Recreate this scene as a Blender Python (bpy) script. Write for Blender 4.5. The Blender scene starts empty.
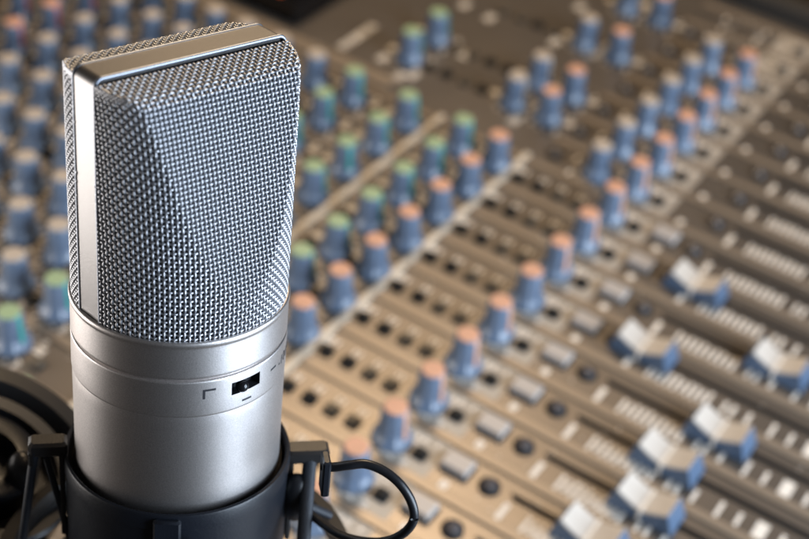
import bpy, math, random
import numpy as np
from mathutils import Matrix, Vector
random.seed(7); rng = np.random.default_rng(7)
C = bpy.context.scene.collection
SC = bpy.context.scene
K = 0.001            # all modelling below is written in millimetres
U = 26.0             # one channel strip of the console, mm

# ------------------------------------------------------------------ camera
CAM = np.array([-12.3395, -7.1514, 15.5404]) * U
FPX = 1474.0
def rzxz(a, b, c):
    return Matrix.Rotation(a, 3, 'Z') @ Matrix.Rotation(b, 3, 'X') @ Matrix.Rotation(c, 3, 'Z')
RC = rzxz(-1.0698, 0.8864, 0.1288)
cd = bpy.data.cameras.new('camera'); cam = bpy.data.objects.new('camera', cd); C.objects.link(cam)
cam.matrix_world = Matrix.Translation(Vector(CAM * K)) @ RC.to_4x4()
cd.sensor_width = 36; cd.lens = FPX / 809 * 36
cd.clip_start = 0.02; cd.clip_end = 60
cd.dof.use_dof = True; cd.dof.focus_distance = 0.330; cd.dof.aperture_fstop = 12.0; cd.dof.aperture_blades = 0
SC.camera = cam
# ------------------------------------------------------------------ light
W = bpy.data.worlds.new('World'); SC.world = W; W.use_nodes = True
bg = W.node_tree.nodes['Background']; bg.inputs[0].default_value = (0.50, 0.47, 0.46, 1); bg.inputs[1].default_value = 0.10
def area(name, loc, target, size, sizey, power, col):
    l = bpy.data.lights.new(name, 'AREA'); l.shape = 'RECTANGLE'; l.size = size * K; l.size_y = sizey * K
    l.energy = power; l.color = col
    o = bpy.data.objects.new(name, l); C.objects.link(o)
    o.location = Vector(loc) * K
    o.rotation_euler = (Vector(target) - Vector(loc)).to_track_quat('-Z', 'Y').to_euler()
    return o
MC = (-119.6, -17.7, 180.5)
area('cool_softbox', (20, -600, 240), MC, 460, 520, 9.6, (0.71, 0.84, 1.0))
area('left_softbox', (-250, 330, 95), MC, 280, 230, 1.45, (1.0, 0.94, 0.89))
area('warm_lamp', (590, 330, 880), (20, 0, 0), 300, 300, 7.0, (1.0, 0.74, 0.47))
SC.view_settings.view_transform = 'Standard'; SC.view_settings.look = 'None'
SC.view_settings.exposure = 0; SC.view_settings.gamma = 1

# ------------------------------------------------------------------ materials
def mat(name, col, rough=0.5, metal=0.0, bump=0.0, bscale=400.0, var=0.0, vscale=30.0, spec=0.5, emit=None, rvar=0.0, aniso=0, coat=0, col2=None):
    m = bpy.data.materials.new(name); m.use_nodes = True
    nt = m.node_tree; b = nt.nodes['Principled BSDF']
    b.inputs['Base Color'].default_value = (*col, 1); b.inputs['Roughness'].default_value = rough
    b.inputs['Metallic'].default_value = metal; b.inputs['Specular IOR Level'].default_value = spec
    if coat: b.inputs['Coat Weight'].default_value = coat; b.inputs['Coat Roughness'].default_value = .15
    tc = nt.nodes.new('ShaderNodeTexCoord')
    def noise(s, d=3):
        n = nt.nodes.new('ShaderNodeTexNoise'); n.inputs['Scale'].default_value = s; n.inputs['Detail'].default_value = d
        nt.links.new(tc.outputs['Object'], n.inputs['Vector']); return n
    if var:
        n = noise(vscale); mx = nt.nodes.new('ShaderNodeMix'); mx.data_type = 'RGBA'
        mx.inputs[6].default_value = (*[c * (1 - var) for c in col], 1)
        mx.inputs[7].default_value = (*(col2 or [min(1, c * (1 + var)) for c in col]), 1)
        nt.links.new(n.outputs['Fac'], mx.inputs[0]); nt.links.new(mx.outputs[2], b.inputs['Base Color'])
    if rvar:
        n = noise(vscale * 2); mr = nt.nodes.new('ShaderNodeMapRange')
        mr.inputs['To Min'].default_value = rough - rvar; mr.inputs['To Max'].default_value = rough + rvar
        nt.links.new(n.outputs['Fac'], mr.inputs['Value']); nt.links.new(mr.outputs[0], b.inputs['Roughness'])
    if bump:
        n = noise(bscale, 4); bp = nt.nodes.new('ShaderNodeBump'); bp.inputs['Strength'].default_value = bump
        bp.inputs['Distance'].default_value = 0.0001
        nt.links.new(n.outputs['Fac'], bp.inputs['Height']); nt.links.new(bp.outputs[0], b.inputs['Normal'])
    if emit:
        b.inputs['Emission Color'].default_value = (*emit[0], 1); b.inputs['Emission Strength'].default_value = emit[1]
    return m
M = dict(
    satin=mat('satin_nickel', (0.70, 0.665, 0.65), 0.41, 1.0, 0.30, 4600, 0.34, 3600, rvar=0.05),
    band=mat('arch_nickel', (0.27, 0.262, 0.26), 0.40, 0.95, 0.3, 3000, 0.03, 1500),
    wire=mat('bright_wire', (0.53, 0.54, 0.57), 0.46, 1.0),
    edge=mat('polished_edge', (0.34, 0.37, 0.43), 0.48, 1.0),
    inner=mat('inner_gauze', (0.055, 0.058, 0.068), 0.55, 0.5),
    black=mat('black_plastic', (0.007, 0.009, 0.014), 0.38, 0, 0.4, 1500, rvar=.06, vscale=60),
    arm=mat('arm_plastic', (0.018, 0.017, 0.017), 0.36, 0, 0.5, 1800, rvar=.06, vscale=60),
    rubber=mat('black_rubber', (0.012, 0.013, 0.016), 0.33, 0, 0.3, 1200),
    elastic=mat('elastic_cord', (0.012, 0.016, 0.024), 0.6, 0, 1.0, 2500),
    foam=mat('foam_lining', (0.03, 0.022, 0.015), 0.95, 0, 1.5, 900),
    ink=mat('engraved_ink', (0.02, 0.02, 0.025), 0.5),
    ball=mat('switch_ball', (0.01, 0.01, 0.012), 0.12),
    panel=mat('console_panel', (0.155, 0.134, 0.115), 0.34, 0.48, 0.15, 900, 0.12, 14, rvar=.04),
    rib=mat('console_rib', (0.26, 0.21, 0.16), 0.38, 0.25, 0, 900, 0.08, 20),
    sep=mat('console_cross_rib', (0.70, 0.61, 0.49), 0.42, 0.0, 0, 900, 0.2, 60),
    slot=mat('slot_black', (0.012, 0.011, 0.012), 0.5),
    line=mat('silkscreen_cream', (0.86, 0.79, 0.70), 0.5),
    patch=mat('silkscreen_pale', (0.42, 0.375, 0.32), 0.45),
    knob=mat('knob_slate', (0.125, 0.172, 0.25), 0.30, 0, 0.2, 700, spec=.8),
    orange=mat('cap_orange', (0.68, 0.37, 0.25), 0.5, 0, 0, 400, .25, 120), green=mat('cap_green', (0.34, 0.47, 0.28), 0.45),
    teal=mat('stripe_teal', (0.03, 0.36, 0.30), 0.45), pink=mat('stripe_pink', (0.62, 0.16, 0.19), 0.45),
    cream=mat('cap_cream', (0.52, 0.45, 0.38), 0.45),
    fblue=mat('fader_blue', (0.085, 0.13, 0.205), 0.32, spec=.8), fwhite=mat('fader_ivory', (0.62, 0.565, 0.50), 0.45, 0, .1, 900, .08, 300),
    button=mat('button_black', (0.015, 0.014, 0.013), 0.6, spec=.2), bsheen=mat('button_warm_sheen', (0.085, 0.066, 0.045), 0.5), mute=mat('button_grey', (0.46, 0.42, 0.39), 0.42, 0, .1, 900),  # brown copy of the black button, its warm reflection painted into the colour
    led=mat('led_lens', (0.10, 0.09, 0.09), 0.2), screen=mat('meter_glass', (0.008, 0.007, 0.007), 0.12),
    glow=mat('meter_glow', (0.4, 0.06, 0.01), 0.4, emit=((1.0, 0.16, 0.02), 0.35)),
    side=mat('console_side', (0.03, 0.026, 0.022), 0.5, 0, .4, 500),
    table=mat('dark_table', (0.020, 0.014, 0.009), 0.45, 0, .3, 60, .4, 6),
    wood=mat('amber_wood', (0.21, 0.085, 0.018), 0.45, 0, .3, 60, .3, 12),
    pole=mat('stand_metal', (0.05, 0.05, 0.055), 0.3, .6),
)

# ------------------------------------------------------------------ mesh helpers (mm)
class MB:
    def __init__(s): s.v = []; s.f = []; s.n = 0; s.mi = []
    def add(s, v, f, mi=0):
        v = np.asarray(v, float); s.v.append(v)
        for q in f: s.f.append(tuple(int(i) + s.n for i in q)); s.mi.append(mi)
        s.n += len(v)
    def box(s, c, d, R=None, ch=0.0, mi=0):
        """box centre c, full size d; ch chamfers all vertical and top edges"""
        hx, hy, hz = [x / 2 for x in d]
        if ch <= 0:
            v = [(x, y, z) for z in (-hz, hz) for x, y in ((-hx, -hy), (hx, -hy), (hx, hy), (-hx, hy))]
            f = [(3, 2, 1, 0), (4, 5, 6, 7)] + [(i, (i + 1) % 4, 4 + (i + 1) % 4, 4 + i) for i in range(4)]
        else:
            def ring(ix, z):
                a = hx - ix; b = hy - ix; k = ch
                return [(-a + k, -b, z), (a - k, -b, z), (a, -b + k, z), (a, b - k, z), (a - k, b, z), (-a + k, b, z), (-a, b - k, z), (-a, -b + k, z)]
            v = ring(ch, -hz) + ring(0, -hz + ch) + ring(0, hz - ch) + ring(ch, hz)
            f = [tuple(range(7, -1, -1)), tuple(range(24, 32))]
            for r in range(3):
                f += [(r * 8 + i, r * 8 + (i + 1) % 8, r * 8 + 8 + (i + 1) % 8, r * 8 + 8 + i) for i in range(8)]
        v = np.array(v)
        if R is not None: v = v @ np.array(R).T
        s.add(v + np.array(c), f, mi)
    def lathe(s, prof, c=(0, 0, 0), n=48, R=None, a0=0, a1=2 * math.pi, mi=0):
        full = abs(a1 - a0 - 2 * math.pi) < 1e-6
        k = n if full else n + 1
        t = np.linspace(a0, a1, n + 1)[:k]
        v = np.array([(r * math.cos(x), r * math.sin(x), z) for r, z in prof for x in t]); f = []
        for i in range(len(prof) - 1):
            for j in range(n):
                j2 = (j + 1) % k if full else j + 1
                f.append((i * k + j, i * k + j2, (i + 1) * k + j2, (i + 1) * k + j))
        if R is not None: v = v @ np.array(R).T
        s.add(v + np.array(c), f, mi)
    def tube(s, pts, r, n=8, cap=True, flat=1.0, up=(0, 0, 1), mi=0):
        pts = np.asarray(pts, float); m = len(pts)
        t = np.gradient(pts, axis=0); t /= np.linalg.norm(t, axis=1)[:, None]
        u = np.cross(t, np.array(up, float)); l = np.linalg.norm(u, axis=1)
        u[l < 1e-4] = (1, 0, 0); u /= np.linalg.norm(u, axis=1)[:, None]; w = np.cross(t, u)
        a = np.arange(n) * 2 * math.pi / n
        rr = np.broadcast_to(np.asarray(r, float), (m,))
        v = pts[:, None] + rr[:, None, None] * (np.cos(a)[None, :, None] * u[:, None] * flat + np.sin(a)[None, :, None] * w[:, None])
        f = [(i * n + j, i * n + (j + 1) % n, (i + 1) * n + (j + 1) % n, (i + 1) * n + j) for i in range(m - 1) for j in range(n)]
        if cap: f += [tuple(range(n - 1, -1, -1)), tuple((m - 1) * n + j for j in range(n))]
        s.add(v.reshape(-1, 3), f, mi)
    def sheet(s, x0, x1, y0, y1, z, mi=0):
        s.add([(x0, y0, z), (x1, y0, z), (x1, y1, z), (x0, y1, z)], [(0, 1, 2, 3)], mi)
    def build(s, name, m, parent=None, smooth=30, loc=None):
        me = bpy.data.meshes.new(name)
        v = np.concatenate(s.v) * K
        me.from_pydata(v.tolist(), [], s.f)
        for x in (m if isinstance(m, (list, tuple)) else [m]): me.materials.append(x)
        if isinstance(m, (list, tuple)): me.polygons.foreach_set('material_index', s.mi)
        me.update(); 
        if smooth: me.shade_smooth(); me.set_sharp_from_angle(angle=math.radians(smooth))
        o = bpy.data.objects.new(name, me); C.objects.link(o)
        if parent: o.parent = parent
        if loc is not None: o.location = Vector(loc) * K
        return o
def thing(name, label, cat, loc=(0, 0, 0), group=None, mw=None):
    o = bpy.data.objects.new(name, None); C.objects.link(o); o.empty_display_size = .01
    if mw is not None: o.matrix_world = mw
    else: o.location = Vector(loc) * K
    o['label'] = label; o['category'] = cat
    if group: o['group'] = group
    return o
def smooth_path(P, k=10):
    P = np.array(P, float); Q = np.vstack([2 * P[0] - P[1], P, 2 * P[-1] - P[-2]]); out = []
    for i in range(1, len(Q) - 2):
        for t in np.linspace(0, 1, k, endpoint=False):
            a, b, c, d = Q[i - 1:i + 3]
            out.append(.5 * ((2 * b) + (-a + c) * t + (2 * a - 5 * b + 4 * c - d) * t * t + (-a + 3 * b - 3 * c + d) * t ** 3))
    out.append(P[-1]); return np.array(out)
RCn = np.array(RC)
def measured(px, py, depth):      # a surveyed point of the place: where the sight line lies `depth` mm in front of the camera
    return RCn @ np.array([(px - 404.5) / FPX * depth, -(py - 269.5) / FPX * depth, -depth]) + CAM

# ================================================================== the setting
TZ = -62.0
b = MB(); b.box((300, 300, TZ - 15), (3000, 3000, 30)); t = b.build('table_top', M['table'], smooth=0); t['kind'] = 'structure'
b = MB(); b.box((1800, 300, 600), (20, 3000, 1400)); t = b.build('back_wall', M['table'], smooth=0); t['kind'] = 'structure'

cab = thing('wooden_cabinet', 'amber brown wooden cabinet in shadow beyond the right corner of the mixing console', 'cabinet', (800, 60, TZ))
b = MB(); b.box((0, 0, 60), (120, 620, 120), ch=2); b.build('cabinet_body', M['side'], cab, loc=(0, 0, 0))
for k in range(5):
    b = MB(); b.box((-62, -240 + k * 120, 62), (6, 92, 96), ch=1.5); d = b.build('door', M['wood'], cab)
    h = MB(); h.tube([(-65, -240 + k * 120 + 30, 55), (-72, -240 + k * 120 + 30, 55), (-72, -240 + k * 120 + 30, 80), (-65, -240 + k * 120 + 30, 80)], 1.6); h.build('handle', M['pole'], d)

# ================================================================== mixing console
con = thing('mixing_console', 'wide grey brown audio mixing console with rows of slate blue rotary knobs and fader strips', 'mixing console', (0, 0, TZ))
OZ = -TZ
def cz(mb, name, m, parent=None, **k): return mb.build(name, m, parent or con, loc=(0, 0, OZ) if parent is None else None, **k)
X0, X1, Y0, Y1 = -6.5, 17.0, -8.6, 13.6
b = MB(); b.box(((X0 + X1) / 2 * U, (Y0 + Y1) / 2 * U, -31.0), ((X1 - X0) * U, (Y1 - Y0) * U, 59.0)); cz(b, 'chassis', M['side'], smooth=0)
# top panel with the fader slots really recessed: a plate built of strips
b = MB()
FS = (-6.9, -2.0)      # fader slot extent in y
def plate(x0, x1, y0, y1, z0=-3, z1=0):
    b.box(((x0 + x1) / 2 * U, (y0 + y1) / 2 * U, (z0 + z1) / 2 ), ((x1 - x0) * U, (y1 - y0) * U, z1 - z0))
plate(X0, X1, FS[1], Y1); plate(X0, X1, Y0, FS[0])
xs = X0
for i in range(-6, 17):
    plate(xs, i + .07, FS[0], FS[1]); xs = i + .13
plate(xs, X1, FS[0], FS[1])
cz(b, 'top_panel', M['panel'], smooth=0)
b = MB()
for i in range(-6, 17):   # shallow sloping valley beside every slot, as pressed in the sheet
    x = i
    b.sheet((x + .07) * U, (x + .13) * U, FS[0] * U, FS[1] * U, -1.4)
cz(b, 'slot_floor', M['slot'], smooth=0)
# ribs between the strips and across
b = MB()
for i in range(-7, 17):
    y1 = 13.4 if i < 9 else 2.0
    b.box(((i + .53) * U, (y1 + Y0 + .3) / 2 * U, .35), (.19 * U, (y1 - Y0 - .3) * U, .7), ch=.3)
sepb = MB()
for y in (2.07, 3.97):
    sepb.box(((8.7 + X0) / 2 * U, y * U, .7), ((8.7 - X0) * U, .13 * U, 1.4), ch=.3)
b.box(((X0 + X1) / 2 * U, (Y1 - .1) * U, 1.0), ((X1 - X0) * U, .2 * U, 2.0), ch=.5)
b.box((8.95 * U, 9.3 * U, .7), (.42 * U, 8.0 * U, 1.4), ch=.4)
cz(b, 'divider_rib', M['rib']); cz(sepb, 'cross_rib', M['sep'])
b = MB()
for i in range(-7, 17):
    y1 = 13.4 if i < 9 else 2.0
    b.sheet((i + .405) * U, (i + .43) * U, Y0 * U, y1 * U, .004)
    b.sheet((i + .63) * U, (i + .645) * U, Y0 * U, y1 * U, .004)
for i in range(-6, 17):      # black bar painting in the shade of the channel beside the fader slot
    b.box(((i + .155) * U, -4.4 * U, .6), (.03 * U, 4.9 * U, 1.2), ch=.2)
cz(b, 'groove_and_shade_line', M['slot'], smooth=0)
# raised right cheek
b = MB(); b.box((X1 * U + 7, 2.5 * U, -24), (14, (Y1 - Y0) * U, 72), ch=3); cz(b, 'end_cheek', M['side'])
b = MB(); b.box((12.6 * U, 10.75 * U, 5), (6.2 * U, 5.4 * U, 16), ch=2); mbp = cz(b, 'meter_bridge', M['screen'])
b = MB()
for k in range(3): b.box((10.0 * U + k * 34, 8.75 * U, 13.2), (24, 12, .6), ch=.15)
b.build('meter_lamp', M['glow'], mbp)

# printed marks
mk = MB(); Z1 = .05
def dash(x, y, w, h, z=Z1): mk.box((x * U, y * U, z / 2 + .02), (w * U, h * U, z))
pale = MB()
def ticks(x, y, r=.36, n=11, s=1.0):
    for k in range(n):
        a = math.radians(-60 + 300 * k / (n - 1)) ; a = math.radians(240 - 300 * k / (n - 1))
        c_, s_ = math.cos(a), math.sin(a)
        mk.box(((x + r * c_) * U, (y + r * s_) * U, .04), (.08 * U, .028 * U, .05), R=[[c_, -s_, 0], [s_, c_, 0], [0, 0, 1]])
    for dx in (-.3, .3):
        for q in range(2): dash(x + dx + (q - .5) * .07, y - .40, .045, .085)
FY = [-2.38 - .112 * k for k in range(10)] + [-3.66, -3.80, -4.06, -4.46, -4.76, -5.04, -5.10, -5.16, -5.42, -5.7, -6.0, -6.5]
for i in range(-5, 17):
    # fader scale
    for k, y in enumerate(FY):
        wd = .34 if k in (0, 2, 3, 4, 6, 7, 13, 15, 16, 17) else .28
        if k < 10 and k % 5 == 4: wd = .36
        dash(i - .2, y, wd, .055 if k < 11 else .06)
    dash(i - .2, -2.0, .36, .09)
    dash(i - .40, -2.05, .05, .05)
    dash(i - .36, -1.08, .30, .12)
    # pale field behind the panorama knob and its push button
    pale.box((i * U + .02 * U, -.36 * U, .02), (.80 * U, .86 * U, .03))
    for q in range(3): dash(i - .30 + q * .05, -.12 + .02 * q, .03, .1)
    dash(i + .30, -.28, .12, .05); dash(i + .3, -.62, .1, .05)
    ticks(i, 0)
    if i <= 8:
        for y in (.63, 1.02, 1.42, 1.83):
            for q in range(2): dash(i + .17, y + .05 - .09 * q, .13, .045)
    else:
        for q in range(4): dash(i - .28 + .1 * q, .42, .05, .09)
        ticks(i, .777); dash(i - .3, 1.2, .2, .07); dash(i + .2, 1.3, .16, .07)
b2 = cz(mk, 'printed_marks', M['line'], smooth=0)
dust = MB()
for _ in range(420):
    dx_, dy_ = random.uniform(-3, 12), random.uniform(-6, 9); dust.box((dx_ * U, dy_ * U, .12), (random.uniform(.3, .9), random.uniform(.3, .9), .12))
d_ = cz(dust, 'dust_specks', M['line'], smooth=0); d_['kind'] = 'stuff'
cz(pale, 'printed_field', M['patch'], smooth=0)

# visibility helper for choosing which repeats to build
def to_px(x, y, z):
    d = (np.array([x, y, z]) * U - CAM) @ RCn
    return 404.5 + FPX * d[0] / -d[2], 269.5 - FPX * d[1] / -d[2], -d[2]
def seen(x, y, z=.3, m=26):
    px, py, d = to_px(x, y, z)
    if not (-m < px < 809 + m and -m < py < 539 + m): return False
    if 100 < px < 262 and py > 70: return False
    if 70 < px < 285 and py > 320: return False
    return True

# ---- knobs
def knob_mesh(h=17.2, r=4.8, rb=7.9):
    n = 48; mb = MB(); prof = [(rb, .2), (rb + .15, 1.0), (rb, 2.0), (rb - .7, 3.2), (r + 1.35, 4.7), (r + .85, 6.4), (r + .65, 9), (r + .3, h - 1.2), (r, h - .5), (r - .9, h - .3)]
    v = []; f = []
    for q, (rr, z) in enumerate(prof):
        for j in range(n):
            a = 2 * math.pi * j / n
            fl = 1 + (.04 * math.cos(11 * a) if 0 < q < 8 else 0)
            v.append((rr * fl * math.cos(a), rr * fl * math.sin(a), z))
    for q in range(len(prof) - 1):
        for j in range(n): f.append((q * n + j, q * n + (j + 1) % n, (q + 1) * n + (j + 1) % n, (q + 1) * n + j))
    f.append(tuple((len(prof) - 1) * n + j for j in range(n)))
    mb.add(v, f); return mb
KN = {}
def knob_protos(h=17.2):
    root = knob_mesh(h); me = root.build('knob', M['knob'], con)
    cap = MB(); cap.lathe([(4.55, h - .5), (4.5, h + .15), (4.1, h + .4), (0.01, h + .4)], n=32)
    cp = cap.build('knob_cap', M['orange'], me)
    st = MB(); st.add([(-.9, -6.62, 4.6), (.9, -6.62, 4.6), (.8, -5.42, h - 1), (-.8, -5.42, h - 1), (-.8, -4.5, h + .1), (.8, -4.5, h + .1),
                       (-.9, -5.6, 4.6), (.9, -5.6, 4.6), (.8, -4.0, h - 1.5), (-.8, -4.0, h - 1.5)],
                      [(0, 1, 2, 3), (3, 2, 5, 4), (6, 0, 3, 9), (1, 7, 8, 2), (4, 5, 8, 9)])
    sp = st.build('pointer', M['orange'], me, smooth=0)
    return me, cp, sp
k0 = knob_protos()
capm = {}
def capmesh(src, m):
    key = (src.data.name, m.name)
    if key not in capm:
        d = src.data.copy(); d.materials.clear(); d.materials.append(m); capm[key] = d
    return capm[key]
used = [False]
def place_knob(x, y, cm, sm, rot):
    if not used[0]: objs = k0; used[0] = True
    else:
        r = k0[0].copy(); C.objects.link(r); objs = [r]
        for c_ in k0[1:]:
            q = c_.copy(); C.objects.link(q); q.parent = r; objs.append(q)
    objs[0].parent = con; objs[0].location = Vector((x * U, y * U, OZ)) * K; objs[0].rotation_euler = (0, 0, rot)
    objs[1].data = capmesh(objs[1], cm) ; objs[2].data = capmesh(objs[2], sm)
base_cap = k0[1].data; base_st = k0[2].data
def capmesh(src, m):
    kind = 'c' if 'cap' in src.name else 's'
    key = (kind, m.name)
    if key not in capm:
        d = (base_cap if kind == 'c' else base_st).copy(); d.materials.clear(); d.materials.append(m); capm[key] = d
    return capm[key]
spots = []
AZC = math.radians(-61.3)      # camera azimuth, pointers vary around it
def rr(): return random.gauss(0, .5)
Or, Gr, Cr, Te, Pi = M['orange'], M['green'], M['cream'], M['teal'], M['pink']
for i in range(-3, 15):
    spots.append((i, 0, Or, Or, (-.25 if i not in (5, 0) else 2.6) + random.uniform(-.25, .1)))
for i in range(9, 15): spots.append((i, .777, Cr, Cr, rr() + 2.5))
for i in list(range(-3, 9)) + [10, 11, 13, 15]: spots.append((i, 2.39, Or, Or, 2.4 + rr()))
for i in list(range(-3, 9)) + [10, 11, 13, 15]: spots.append((i, 3.153, Gr if i < 9 else Cr, Te if i < 9 else Cr, -.1 + .5 * rr()))
for i in range(-3, 9): spots.append((i, 4.37, Gr, Te, -.1 + .5 * rr()))
for i in list(range(-3, 9)) + [10, 11]: spots.append((i, 5.60, Gr, Te, -.1 + .6 * rr()))
for yy, c1, c2 in ((6.5, Cr, Cr), (7.35, Cr, Cr), (8.2, Cr, Cr), (8.98, Cr, Cr), (9.75, Cr, Cr), (10.6, Cr, Cr), (11.45, Or, Pi), (12.3, Or, Pi)):
    for i in range(-3, 9): spots.append((i, yy, c1, c2, (2.6 if c2 is Cr else -.1) + .5 * rr()))
spots = [s for s in spots if seen(s[0], s[1], .35)]
spots.sort(key=lambda s: to_px(s[0], s[1], .3)[2])
print('KNOBS', len(spots))
for s in spots[:100]: place_knob(*s)
lab = MB()
for x, y, *_ in spots:
    if y > 1:
        for k in range(11):
            a = math.radians(240 - 300 * k / 10); c_, s_ = math.cos(a), math.sin(a)
            lab.box(((x + .37 * c_) * U, (y + .37 * s_) * U, .04), (.075 * U, .03 * U, .05), R=[[c_, -s_, 0], [s_, c_, 0], [0, 0, 1]])
        for dx, dy in ((.15, -.42), (.14, .48), (.34, .2)):
            for q in range(2): lab.box(((x + dx + (q - .5) * .09) * U, (y + dy) * U, .04), (.07 * U, .17 * U, .05))
        for q in range(3): lab.box(((x - .34 + .06 * q) * U, (y - .36) * U, .04), (.035 * U, .09 * U, .05))
        for q in range(2): lab.box(((x + .30 + .06 * q) * U, (y - .36) * U, .04), (.035 * U, .09 * U, .05))
for x, y in [(9.55, 2.85), (9.56, 5.21), (9.35, 5.39), (9.68, 6.02), (10.93, 4.84), (12.59, 5.23), (14.39, 4.0), (12.69, 5.92), (12.69, 3.69), (15.5, 2.95), (12.77, 2.85), (12.99, 2.78),
             (9.57, 6.88), (9.8, 6.88), (10.1, 6.88), (10.3, 6.88), (10.48, 6.88)]:
    for q in range(4): lab.box(((x - .12 + .08 * q) * U, y * U, .04), (.05 * U, .2 * U, .05))
cz(lab, 'knob_scale', M['line'], smooth=0)

# ---- small push buttons
def inst(proto, x, y, first, rot=0, z=0):
    o = proto if first else proto.copy()
    if not first: C.objects.link(o)
    o.parent = con; o.location = Vector((x * U, y * U, OZ + z)) * K; o.rotation_euler = (0, 0, rot)
    kids = []
    if not first:
        for c_ in proto.children:
            q = c_.copy(); C.objects.link(q); q.parent = o; kids.append(q)
    return o
b = MB(); b.box((0, 0, 1.2), (4.9, 5.2, 3.4), ch=.9); pb = b.build('push_button', M['button'], con)
brown = pb.data.copy(); brown.materials.clear(); brown.materials.append(M['bsheen'])  # same button, with the warm sheen of its lit top as base colour
b = MB(); b.box((0, 0, .25), (6.0, 6.3, .4), ch=.1); b.build('bezel', M['slot'], pb, smooth=0)
bs = [(i - .1, y) for i in range(-2, 9) for y in (.63, 1.02, 1.42, 1.83) ] + [(i - .02, -.5) for i in range(-2, 17)]
bs += [(i - .1, y) for i in range(-2, 9) for y in (2.80, 3.60, 4.98, 6.05, 8.6, 10.95)]
bs += [(x, y) for x in (10, 11) for y in (5.1, 4.7, 4.28, 3.88)] + [(13, y) for y in (5.14, 4.69, 4.29, 3.9)] + [(15, 5.0)]
bs = [q for q in bs if seen(*q, z=.05, m=12)]; bs.sort(key=lambda s: to_px(s[0], s[1], 0)[2]); print('BUTTONS', len(bs))
rest = MB()
for q in bs[100:]: rest.box((q[0] * U, q[1] * U, 1.2), (4.9, 5.2, 3.0), ch=.6)
if bs[100:]:
    ro = cz(rest, 'far_push_buttons', M['button']); ro['kind'] = 'stuff'
for k, q in enumerate(bs[:100]): 
    o_ = inst(pb, q[0], q[1], k == 0, z=0)
    if k and (q[1] in (.63, 1.02) or (q[1] > 2 and random.random() < .5)): o_.data = brown  # these buttons get the painted warm sheen
# ---- mute buttons
b = MB(); b.box((0, 0, 1.7), (8.6, 11.4, 3.4), ch=.55); mu = b.build('mute_button', M['mute'], con, smooth=15)
b = MB(); b.box((0, 0, .2), (10.0, 12.8, .4), ch=.1); b.build('bezel', M['slot'], mu, smooth=0)
ms = [i for i in range(0, 9) if seen(i + .1, -1.06, 0, 20)]
for k, i in enumerate(ms): inst(mu, i + .12, -1.06, k == 0)
# ---- lamps (unlit)
b = MB(); b.lathe([(4.3, 0), (4.3, 1.0), (3.4, 1.5), (2.9, 1.2)], n=24); li = b.build('indicator', M['slot'], con)
b = MB(); b.lathe([(3.0, 1.0), (2.5, 2.2), (1.2, 2.9), (.01, 3.1)], n=20); b.build('lens', M['led'], li)
ls = [(i + .08, -1.62) for i in range(-1, 17)] + [(i + .03, 1.68) for i in range(9, 16)]
ls = [q for q in ls if seen(*q, z=0, m=12)]
for k, q in enumerate(ls): inst(li, q[0], q[1], k == 0)
# ---- faders
def fader_body():
    # length along y 22 mm, width along x 12 mm, saddle shaped top
    L, Wd, H = 22.5, 13.0, 9.6; n = 14; base = MB(); top = MB()
    ys = np.linspace(-L / 2, L / 2, n + 1)
    def zt(y): return H - 4.1 * (1 - (abs(y) / (L / 2)) ** 1.25)
    v = []; f = []
    for y in ys:
        w = Wd / 2; e_ = .22 * max(0, (abs(y) / (L / 2) - .8) / .2)
        v += [(-w, y * (1.0 + e_), .6), (w, y * (1.0 + e_), .6), (w - .6, y * .92, zt(y) - .6), (-w + .6, y * .92, zt(y) - .6)]
    for i in range(n):
        for j in range(4): f.append((i * 4 + j, i * 4 + (j + 1) % 4, i * 4 + 4 + (j + 1) % 4, i * 4 + 4 + j))
    f += [(3, 2, 1, 0), tuple(n * 4 + j for j in range(4))]
    base.add(v, f)
    v = []; f = []
    for y in ys:
        w = Wd / 2 - .45; y2 = y * .90
        v += [(-w, y2, zt(y) - 1.0), (w, y2, zt(y) - 1.0), (w - .3, y2, zt(y) - .1), (-w + .3, y2, zt(y) - .1)]
    for i in range(n):
        for j in range(4): f.append((i * 4 + j, i * 4 + (j + 1) % 4, i * 4 + 4 + (j + 1) % 4, i * 4 + 4 + j))
    f += [(3, 2, 1, 0), tuple(n * 4 + j for j in range(4))]
    top.add(v, f)
    ln = MB(); ln.box((0, 0, H - 4.1), (Wd - .2, 1.3, .7), ch=.1)
    for sx in (-1, 1): ln.box((sx * (Wd / 2 - .25), 0, 2.6), (.5, 1.3, 4.2))
    return base, top, ln
fb, ft, fl = fader_body()
fo = fb.build('fader_cap', M['fblue'], con, smooth=25)
ft.build('fader_top', M['fwhite'], fo, smooth=25); fl.build('centre_line', M['line'], fo, smooth=0)
stem = MB(); stem.box((0, 0, -1.5), (1.2, 5, 5)); stem.build('fader_stem', M['pole'], fo, smooth=0)
for k, (i, y) in enumerate([(1, -3.23), (2, -3.6), (3, -3.45), (4, -3.86), (5, -2.08 - .02), (6, -4.0), (7, -2.1)]):
    inst(fo, i + .1, y, k == 0)

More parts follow.
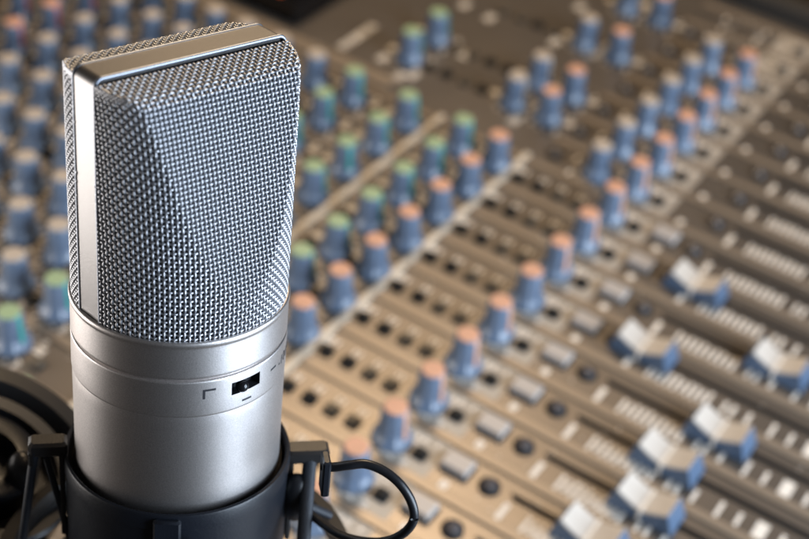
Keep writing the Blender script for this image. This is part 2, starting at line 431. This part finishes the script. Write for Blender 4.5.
# ================================================================== microphone
MW = Matrix(((0.96074, 0.24457, 0.13102), (-0.2582, 0.96095, 0.09953), (-0.10157, -0.12946, 0.98637)))
q_ = MW.to_quaternion(); q_.normalize()
MC0 = Vector((-119.561, -17.733, 180.524))
MM = Matrix.Translation(MC0 * K) @ q_.to_matrix().to_4x4()
mic = thing('studio_microphone', 'large silver condenser microphone with woven wire mesh head and flat metal arch', 'microphone', mw=MM)
H = 57.7; RR = 24.35; WB = 3.7
def dplane(z):
    return np.interp(z, [-5, 6, 14, 25, 38, 48, 54.6, 55.6, 56.2, H - .6], [26.5, 24.9, 23.6, 21.4, 18.9, 16.4, 14.3, 13.2, 11.0, WB + .2])
def section(z, off=0.0, n=241):
    """polyline of the front half cross-section at height z, from left frame to right frame; x, y(front negative)"""
    D = float(dplane(z)); R = RR + .25 * z / H
    x = np.linspace(-1, 1, n); th = x * math.pi / 2
    xx = R * np.sin(th); cyl = R * np.cos(th)
    k = .3; a = cyl; bb = np.full(n, D)
    h = np.clip(.5 + .5 * (bb - a) / k, 0, 1); d = bb * (1 - h) + a * h - k * h * (1 - h)
    ok = d >= min(WB - .3, D - .1)
    xx, d = xx[ok], d[ok]
    s = np.concatenate([[0], np.cumsum(np.hypot(np.diff(xx), np.diff(d)))]); s -= s[-1] / 2
    return xx, -d, s
PT = 1.09; AMP = .245; RW = .272
# vertical coordinate = arclength along centre profile
zf = np.linspace(-1, H - .7, 900); df = dplane(zf); vf = np.concatenate([[0], np.cumsum(np.hypot(np.diff(zf), np.diff(df)))])
VT = vf[-1]
def weave(mirror, spp):
    verts = []; faces = []; n = [0]; SD = 6
    def tube(Pp, N):
        m = len(Pp)
        if m < 3: return
        t = np.gradient(Pp, axis=0); t /= np.linalg.norm(t, axis=1)[:, None] + 1e-9
        w = N - (N * t).sum(1)[:, None] * t; w /= np.linalg.norm(w, axis=1)[:, None] + 1e-9; u = np.cross(t, w)
        a = np.arange(SD) * 2 * math.pi / SD
        v = Pp[:, None] + RW * (np.cos(a)[None, :, None] * u[:, None] + np.sin(a)[None, :, None] * w[:, None])
        i = np.arange(m - 1)[:, None] * SD; j = np.arange(SD)[None]; j2 = (j + 1) % SD
        faces.append((np.stack([i + j, i + j2, i + SD + j2, i + SD + j], -1).reshape(-1, 4)) + n[0])
        verts.append(v.reshape(-1, 3)); n[0] += m * SD
    nv = int(VT / PT * spp) + 1
    vs = np.arange(nv) * PT / spp; zs = np.interp(vs, vf, zf)
    KM = 42; ks = np.arange(-KM, KM + 1)
    G = np.full((nv, len(ks), 3), np.nan); NN = np.zeros_like(G)
    secs = [section(z) for z in zs]
    for r, (z, (x, y, s)) in enumerate(zip(zs, secs)):
        sk = ks * PT; ok = (sk > s[0]) & (sk < s[-1])
        G[r, ok, 0] = np.interp(sk[ok], s, x); G[r, ok, 1] = np.interp(sk[ok], s, y); G[r, ok, 2] = z
        tx = np.interp(sk, s, np.gradient(x, s)); ty = np.interp(sk, s, np.gradient(y, s))
        NN[r, :, 0] = tx; NN[r, :, 1] = ty
    for c in range(len(ks)):
        ok = ~np.isnan(G[:, c, 0]); idx = np.where(ok)[0]
        if len(idx) < 6: continue
        brk = np.split(idx, np.where(np.diff(idx) > 1)[0] + 1)
        for seg in brk:
            if len(seg) < 6: continue
            Pp = G[seg, c]; tv = np.gradient(Pp, axis=0); tv /= np.linalg.norm(tv, axis=1)[:, None]
            N = np.cross(NN[seg, c], tv); N /= np.linalg.norm(N, axis=1)[:, None]
            sgn = np.sign((N * np.array([0, -1, .15])).sum(1)); N *= sgn[:, None]
            ph = np.cos(math.pi * (seg / spp + ks[c]))
            tube(Pp + N * (AMP * ph)[:, None], N)
    for j in range(0, int(VT / PT) + 1):
        v = j * PT; z = float(np.interp(v, vf, zf)); x, y, s = section(z); x2, y2, s2 = section(z + .25 if z < H - 1.2 else z - .25)
        ss = np.arange(math.ceil(s[0] / PT * spp), math.floor(s[-1] / PT * spp) + 1) * PT / spp
        Pp = np.stack([np.interp(ss, s, x), np.interp(ss, s, y), np.full(len(ss), z)], 1)
        zz = z + .25 if z < H - 1.2 else z - .25
        P2 = np.stack([np.interp(ss, s2, x2), np.interp(ss, s2, y2), np.full(len(ss), zz)], 1)
        tv = (P2 - Pp) * (1 if zz > z else -1)
        N = np.cross(np.gradient(Pp, axis=0), tv); N /= np.linalg.norm(N, axis=1)[:, None] + 1e-9
        sgn = np.sign((N * np.array([0, -1, .15])).sum(1)); N *= sgn[:, None]
        ph = -np.cos(math.pi * (ss / PT + j))
        tube(Pp + N * (AMP * ph)[:, None], N)
    V = np.concatenate(verts); F = np.concatenate(faces)
    if mirror: V[:, 1] *= -1; V[:, 0] *= -1
    return V, F
def np_mesh(name, V, F, m, parent, smooth=True):
    me = bpy.data.meshes.new(name); me.vertices.add(len(V)); me.vertices.foreach_set('co', (V * K).ravel())
    me.loops.add(F.size); me.loops.foreach_set('vertex_index', F.ravel().astype(np.int32))
    me.polygons.add(len(F)); me.polygons.foreach_set('loop_start', np.arange(0, F.size, 4, dtype=np.int32))
    me.update(calc_edges=True); me.validate(); me.materials.append(m)
    if smooth: me.shade_smooth()
    o = bpy.data.objects.new(name, me); C.objects.link(o); o.parent = parent; return o
V, F = weave(False, 6); np_mesh('mesh_grille', V, F, M['wire'], mic)
V, F = weave(True, 4); np_mesh('mesh_grille', V, F, M['wire'], mic)
def inner(sign):
    zs = np.interp(np.linspace(0, VT - 1.0, 70), vf, zf); n = 61; V = []
    for z in zs:
        x, y, s = section(z); t = np.linspace(s[0], s[-1], n)
        X = np.interp(t, s, x); Y = np.interp(t, s, y)
        V.append(np.stack([X * .955 * sign, Y * .935 * sign, np.full(n, min(z, H) * .985)], 1))
    V = np.concatenate(V); F = np.array([(r * n + c, r * n + c + 1, (r + 1) * n + c + 1, (r + 1) * n + c) for r in range(len(zs) - 1) for c in range(n - 1)])
    return V, F
for sgn in (1, -1):
    V, F = inner(sgn); np_mesh('inner_gauze', V, F, M['inner'], mic)
# the arch
def arch_path(off=0.0, r=2.3, n=10):
    a0, a1 = 24.25 + off, 24.55 + off; T = H + .75 + off; P = [(-a0, -1.5)]
    for k in range(6): z = 2 + k * (T - r - 4) / 5; P.append((-np.interp(z, [0, H], [a0, a1]), z))
    for t in np.linspace(math.pi, math.pi / 2, n): P.append((-a1 + r + r * math.cos(t), T - r + r * math.sin(t)))
    Q = [(-x, z) for x, z in P[::-1]]
    return np.array(P + Q)
po = arch_path(); pi_ = arch_path(-1.5, 1.2)
b = MB(); n = len(po); v = []; f = []
for (xo, zo), (xi, zi) in zip(po, pi_):
    v += [(xo, -WB + .15, zo - .0), (xo, WB - .15, zo), (xi, WB - .15, zi), (xi, -WB + .15, zi)]
for i in range(n - 1):
    for j in range(4): f.append((i * 4 + j, i * 4 + (j + 1) % 4, i * 4 + 4 + (j + 1) % 4, i * 4 + 4 + j))
f += [(0, 1, 2, 3), tuple((n - 1) * 4 + j for j in (3, 2, 1, 0))]
b.add(v, f); b.build('arch_band', M['band'], mic, smooth=40)
for s in (-1, 1):
    b = MB(); pp = arch_path(-.25, 2.0 if s > 0 else 1.7); b.tube(np.stack([pp[:, 0], np.full(len(pp), s * (WB + .2)), pp[:, 1]], 1), .5, n=10, up=(0, 1, 0)); b.build('edge_wire', M['edge'], mic, smooth=60)
# body
b = MB(); b.lathe([(24.0, -2.2), (24.05, .15), (24.3, .6), (24.8, .75), (25.25, .55), (25.38, 0.1), (25.35, -.6), (25.14, -.85), (25.12, -1.1), (25.12, -1.6), (25.12, -8.3), (25.12, -8.75), (25.0, -9.0), (24.3, -9.1), (24.2, -9.9)], n=160); b.build('rim_ring', M['satin'], mic, smooth=50)
# control band with a real slot
def band():
    a_0, a_1 = math.radians(-98.1), math.radians(-79.6); zt, zb = -11.75, -15.03
    zr = [-9.62, -9.66, -9.85, -10.2, zt, zb, -18.7, -19.05, -19.25]; rad = [24.2, 24.98, 25.13, 25.14, 25.14, 25.14, 25.14, 25.12, 25.02]
    az = list(np.linspace(a_0, a_1, 17)) + list(np.linspace(a_1, a_0 + 2 * math.pi, 150))[1:-1]; n = len(az); mb = MB(); v = []; f = []
    for z, r in zip(zr, rad):
        for a in az: v.append((r * math.cos(a), r * math.sin(a), z))
    for i in range(8):
        for j in range(n):
            if i == 4 and j < 16: continue
            f.append((i * n + j, i * n + (j + 1) % n, (i + 1) * n + (j + 1) % n, (i + 1) * n + j))
    mb.add(v, f); o = mb.build('control_band', M['satin'], mic, smooth=50)
    sl = MB(); v = []; f = []
    for z in (zt, zb):
        for r in (25.12, 22.6):
            for a in az[:17]: v.append((r * math.cos(a), r * math.sin(a), z))
    m = 17
    for j in range(16):
        f += [(j, j + 1, m + j + 1, m + j), (2 * m + j, 3 * m + j, 3 * m + j + 1, 2 * m + j + 1), (m + j, m + j + 1, 3 * m + j + 1, 3 * m + j)]
    f += [(0, m, 3 * m, 2 * m), (16, 2 * m + 16, 3 * m + 16, m + 16)]
    sl.add(v, f); sl.build('switch_slot', M['ink'], o, smooth=0)
    bl = MB(); a = math.radians(-91.6); c_ = (25.0 * math.cos(a), 25.0 * math.sin(a), -13.45)
    t = np.linspace(-math.pi / 2, math.pi / 2, 14); bl.lathe([(max(.001, 1.5 * math.cos(x)), 1.5 * math.sin(x)) for x in t], c=c_, n=24)
    bl.build('switch_knob', M['ball'], o, smooth=80)
    # engraved marks
    ek = MB()
    def arc(a0, a1, z0, z1, z0b=None, z1b=None, r=25.17):
        k = 6; v = []; f = []
        for q in range(k + 1):
            t = q / k; a = math.radians(a0 + (a1 - a0) * t)
            for z in (z0, z1): 
                for rr_ in (r - .1, r): v.append((rr_ * math.cos(a), rr_ * math.sin(a), z))
        for q in range(k):
            i = q * 4
            f += [(i + 1, i + 5, i + 7, i + 3), (i, i + 4, i + 5, i + 1), (i + 2, i + 3, i + 7, i + 6)]
        ek.add(v, f)
    arc(-113.8, -106.9, -11.95, -12.47); arc(-113.8, -112.5, -12.47, -14.5)
    arc(-91.6, -85.5, -17.2, -17.72); arc(-70.1, -64.6, -13.45, -13.95)
    ek.build('control_marks', M['ink'], o, smooth=0)
    cu = bpy.data.curves.new('pad_text', 'FONT'); cu.body = '-10dB'; cu.size = 3.6; cu.align_x = 'LEFT'
    to = bpy.data.objects.new('pad_text', cu); C.objects.link(to)
    dg = bpy.context.evaluated_depsgraph_get(); me = bpy.data.meshes.new_from_object(to.evaluated_get(dg)); bpy.data.objects.remove(to)
    import bmesh
    bm = bmesh.new(); bm.from_mesh(me); bmesh.ops.triangulate(bm, faces=bm.faces)
    bmesh.ops.subdivide_edges(bm, edges=bm.edges, cuts=1)
    r = 25.19
    for vv in bm.verts:
        a = math.radians(-61.5) + vv.co.x / r; z = -15.2 + vv.co.y
        vv.co = Vector((r * math.cos(a), r * math.sin(a), z)) * K
    bm.to_mesh(me); bm.free(); me.materials.append(M['ink'])
    to = bpy.data.objects.new('pad_lettering', me); C.objects.link(to); to.parent = o
band()
b = MB(); b.lathe([(24.6, -19.22), (24.97, -19.26), (24.99, -19.5), (24.97, -22), (24.86, -40), (24.86, -60), (24.4, -61), (.01, -61)], n=160); b.build('body_tube', M['satin'], mic, smooth=50)

# ================================================================== shock mount
sm = thing('shock_mount', 'black plastic shock mount gripping the lower body of the silver microphone', 'shock mount', mw=MM)
MI = MM.inverted()
def loc_pt(px, py, d): return np.array(MI @ Vector(measured(px, py, d) * K)) / K
b = MB(); b.lathe([(26.3, -60), (26.3, -46.2), (26.5, -45.5), (26.9, -45.2), (27.4, -45.4), (27.6, -46), (27.6, -49.6), (27.2, -50.0), (27.2, -74), (26.6, -77), (23, -78), (.01, -78)], n=128); b.build('holder_cup', M['black'], sm, smooth=40)
b = MB(); b.lathe([(24.95, -60), (24.92, -47.8), (25.3, -47.0), (25.5, -47.6), (25.45, -60)], n=128); b.build('lining', M['foam'], sm, smooth=40)
a = math.radians(-130.5); er = np.array([math.cos(a), math.sin(a), 0]); et = np.array([-er[1], er[0], 0]); Rb = np.stack([et, er, [0, 0, 1]], 1)
b = MB(); b.box(er * 27.9 + [0, 0, -58.2], (6.4, 2.0, 24), R=Rb, ch=.5); cl = b.build('clip', M['black'], sm)
b = MB(); b.tube([er * 29.2 + et * (4.5 * math.cos(t)) + et * 5 + np.array([0, 0, -56 + 4.5 * math.sin(t)]) for t in np.linspace(0, math.pi, 16)], .5); b.build('spring', M['rubber'], cl)
def arm(az, ln, wd, z, tilt=0):
    a = math.radians(az); er = np.array([math.cos(a), math.sin(a), 0]); et = np.array([-er[1], er[0], 0]); R = np.stack([er, et, [0, 0, 1.]], 1)
    b = MB()
    b.box(er * (26.6 + ln / 2) + [0, 0, z], (ln, wd, 4.0), R=R, ch=.7)
    b.box(er * (26.6 + ln - .7) + [0, 0, z - 2.6], (1.6, wd, 4.0), R=R, ch=.4)
    b.box(er * (28.0) + [0, 0, z - 13], (1.3, wd, 26), R=R, ch=.3)
    return b.build('arm', M['arm'], sm), er, et
a1, erL, etL = arm(148, 9.2, 5.2, -44.0)
a2, erR, etR = arm(-33, 11.0, 5.6, -49.2)
arm(238, 11, 5.6, -62); arm(57, 11, 5.6, -46)
ring = MB(); ringR = 42.0; rz = -86.0
ring.lathe([(ringR, rz), (ringR + 3.4, rz + .3), (ringR + 3.6, rz + 5.4), (ringR, rz + 6), (ringR - .6, rz + 3), (ringR, rz)], n=120); ring.build('outer_ring', M['arm'], sm, smooth=40)
def cordL(p0, p1, r=1.1, flat=1.3):
    b = MB(); p0, p1 = np.array(p0, float), np.array(p1, float)
    b.tube([p0 + (p1 - p0) * t for t in np.linspace(0, 1, 8)], r, n=10, flat=flat); b.build('elastic', M['elastic'], sm, smooth=60)
tipL = erL * 36.0 + np.array([0, 0, -46.5]); tipR = erR * 33.5 + np.array([0, 0, -46.5])
cordL(erL * 34.2 + etL * 1.2 + np.array([0, 0, -44.2]), loc_pt(20, 560, 372), 1.15)
cordL(erL * 32.4 - etL * .8 + np.array([0, 0, -44.2]), loc_pt(76, 560, 372), .9, 1.0)
cordL(erR * 33.0 + np.array([0, 0, -49.2]), loc_pt(302, 560, 362), 1.35)
cordL(loc_pt(272, 490, 372), loc_pt(330, 515, 382), 1.1)
# right prong and the loop of cord
b = MB()
p = loc_pt(325, 474, 344); a = math.radians(-33); R = np.stack([erR, etR, [0, 0, 1.]], 1)
b.box(p, (1.9, 5.2, 10.0), R=R, ch=.4); b.build('prong', M['black'], a2)
loop = smooth_path([loc_pt(x, y, d) for x, y, d in [(322, 466, 343), (334, 467, 342), (350, 465, 341), (366, 464, 341), (384, 471, 341), (400, 484, 341), (411, 501, 342), (414, 518, 344), (405, 532, 347), (386, 541, 351), (362, 541, 356), (338, 534, 360), (318, 520, 366), (304, 509, 370), (288, 501, 374), (268, 496, 382)]], 8)
b = MB(); b.tube(loop, 1.12, n=14); b.build('elastic_loop', M['rubber'], sm, smooth=60)
# rubber bumper behind the right arm
b = MB(); t = np.linspace(-math.pi / 2, math.pi / 2, 12); b.lathe([(max(.001, 4.2 * math.cos(x)), 7 * math.sin(x)) for x in t], c=loc_pt(296, 497, 372), n=24); b.build('bumper', M['rubber'], sm, smooth=60)
b = MB(); b.lathe([(max(.001, 4.4 * math.cos(x)), 7 * math.sin(x)) for x in t], c=loc_pt(22, 474, 395), n=24); b.build('bumper', M['rubber'], sm, smooth=60)
b = MB(); b.tube([np.array([0, 0, -77.5]), np.array([0, 0, -92]), np.array([0, 0, -96])], 8.5, n=32, up=(0, 1, 0)); b.build('thread_socket', M['black'], sm)

# ================================================================== stand with its clutch, mostly out of frame
p0 = measured(-18, 468, 400)
st = thing('microphone_stand', 'black boom stand with large stepped clutch discs behind the left side of the microphone', 'microphone stand', loc=tuple(p0))
vd = np.array(p0 - CAM); vd /= np.linalg.norm(vd)
axis = -vd * .62 + RCn @ np.array([.34, .62, 0.0]); axis /= np.linalg.norm(axis)
e1 = np.cross(axis, [0, 0, 1]); e1 /= np.linalg.norm(e1); e2 = np.cross(axis, e1); RA = np.stack([e1, e2, axis], 1)
b = MB(); b.lathe([(.01, -16), (25, -16), (26, -15), (26, 1), (25, 2), (21, 2), (20, -4), (15, -4), (14, 6.5), (12, 7.5), (8, 7), (7, 1), (.01, 1)], n=96, R=RA); b.build('clutch', M['rubber'], st, smooth=35)
def arcband(r0, w, h, z, a0, a1, off, nm):
    b = MB(); cs = []
    for t in np.linspace(a0, a1, 60):
        d = e1 * math.cos(t) + e2 * math.sin(t)
        cs.append([off + d * rr_ + axis * zz for rr_, zz in ((r0, z), (r0 + w * .25, z + h), (r0 + w, z + h * .8), (r0 + w * 1.1, z - h), (r0, z - h))])
    v = np.array(cs).reshape(-1, 3); m = 5
    f = [(i * m + j, i * m + (j + 1) % m, (i + 1) * m + (j + 1) % m, (i + 1) * m + j) for i in range(59) for j in range(m)]
    f += [tuple(range(m)), tuple(59 * m + j for j in range(m))[::-1]]
    b.add(v, f); b.build(nm, M['arm'], st, smooth=35)
arcband(29, 8, 4, -2, 0, 2 * math.pi * .97, np.zeros(3), 'clamp_loop')
arcband(37, 9, 5, -22, 0, 2 * math.pi * .97, RCn @ np.array([9., 1.5, 0]), 'clamp_loop')
left = np.array([-.48, .877, 0.])
off = 200
b = MB(); b.tube([axis * -10, axis * -14 + left * 40 + np.array([0, 0, -10]), left * off + np.array([-60, 0, -10.])], 7, n=24); b.build('boom', M['pole'], st)
pp = left * off + np.array([-60, 0, -10.])
b = MB(); b.tube([pp + [0, 0, 12], pp + [0, 0, TZ - p0[2] - pp[2] + 8]], 8, n=24, up=(0, 1, 0)); b.build('upright', M['pole'], st)
b = MB(); b.lathe([(.01, 12), (12, 12), (70, 5), (75, 3), (75, 0), (.01, 0)], c=pp + [0, 0, TZ - p0[2] - pp[2]], n=64); b.build('foot', M['black'], st)
mt = MM @ Vector((0, 0, -94 * K)); mt = np.array(mt) / K - p0
b = MB(); b.tube(smooth_path([mt, mt + np.array([-8, 8, -14]), axis * -10 + np.array([0, 0, -8])], 6), 6, n=24); b.build('boom_end', M['pole'], st)
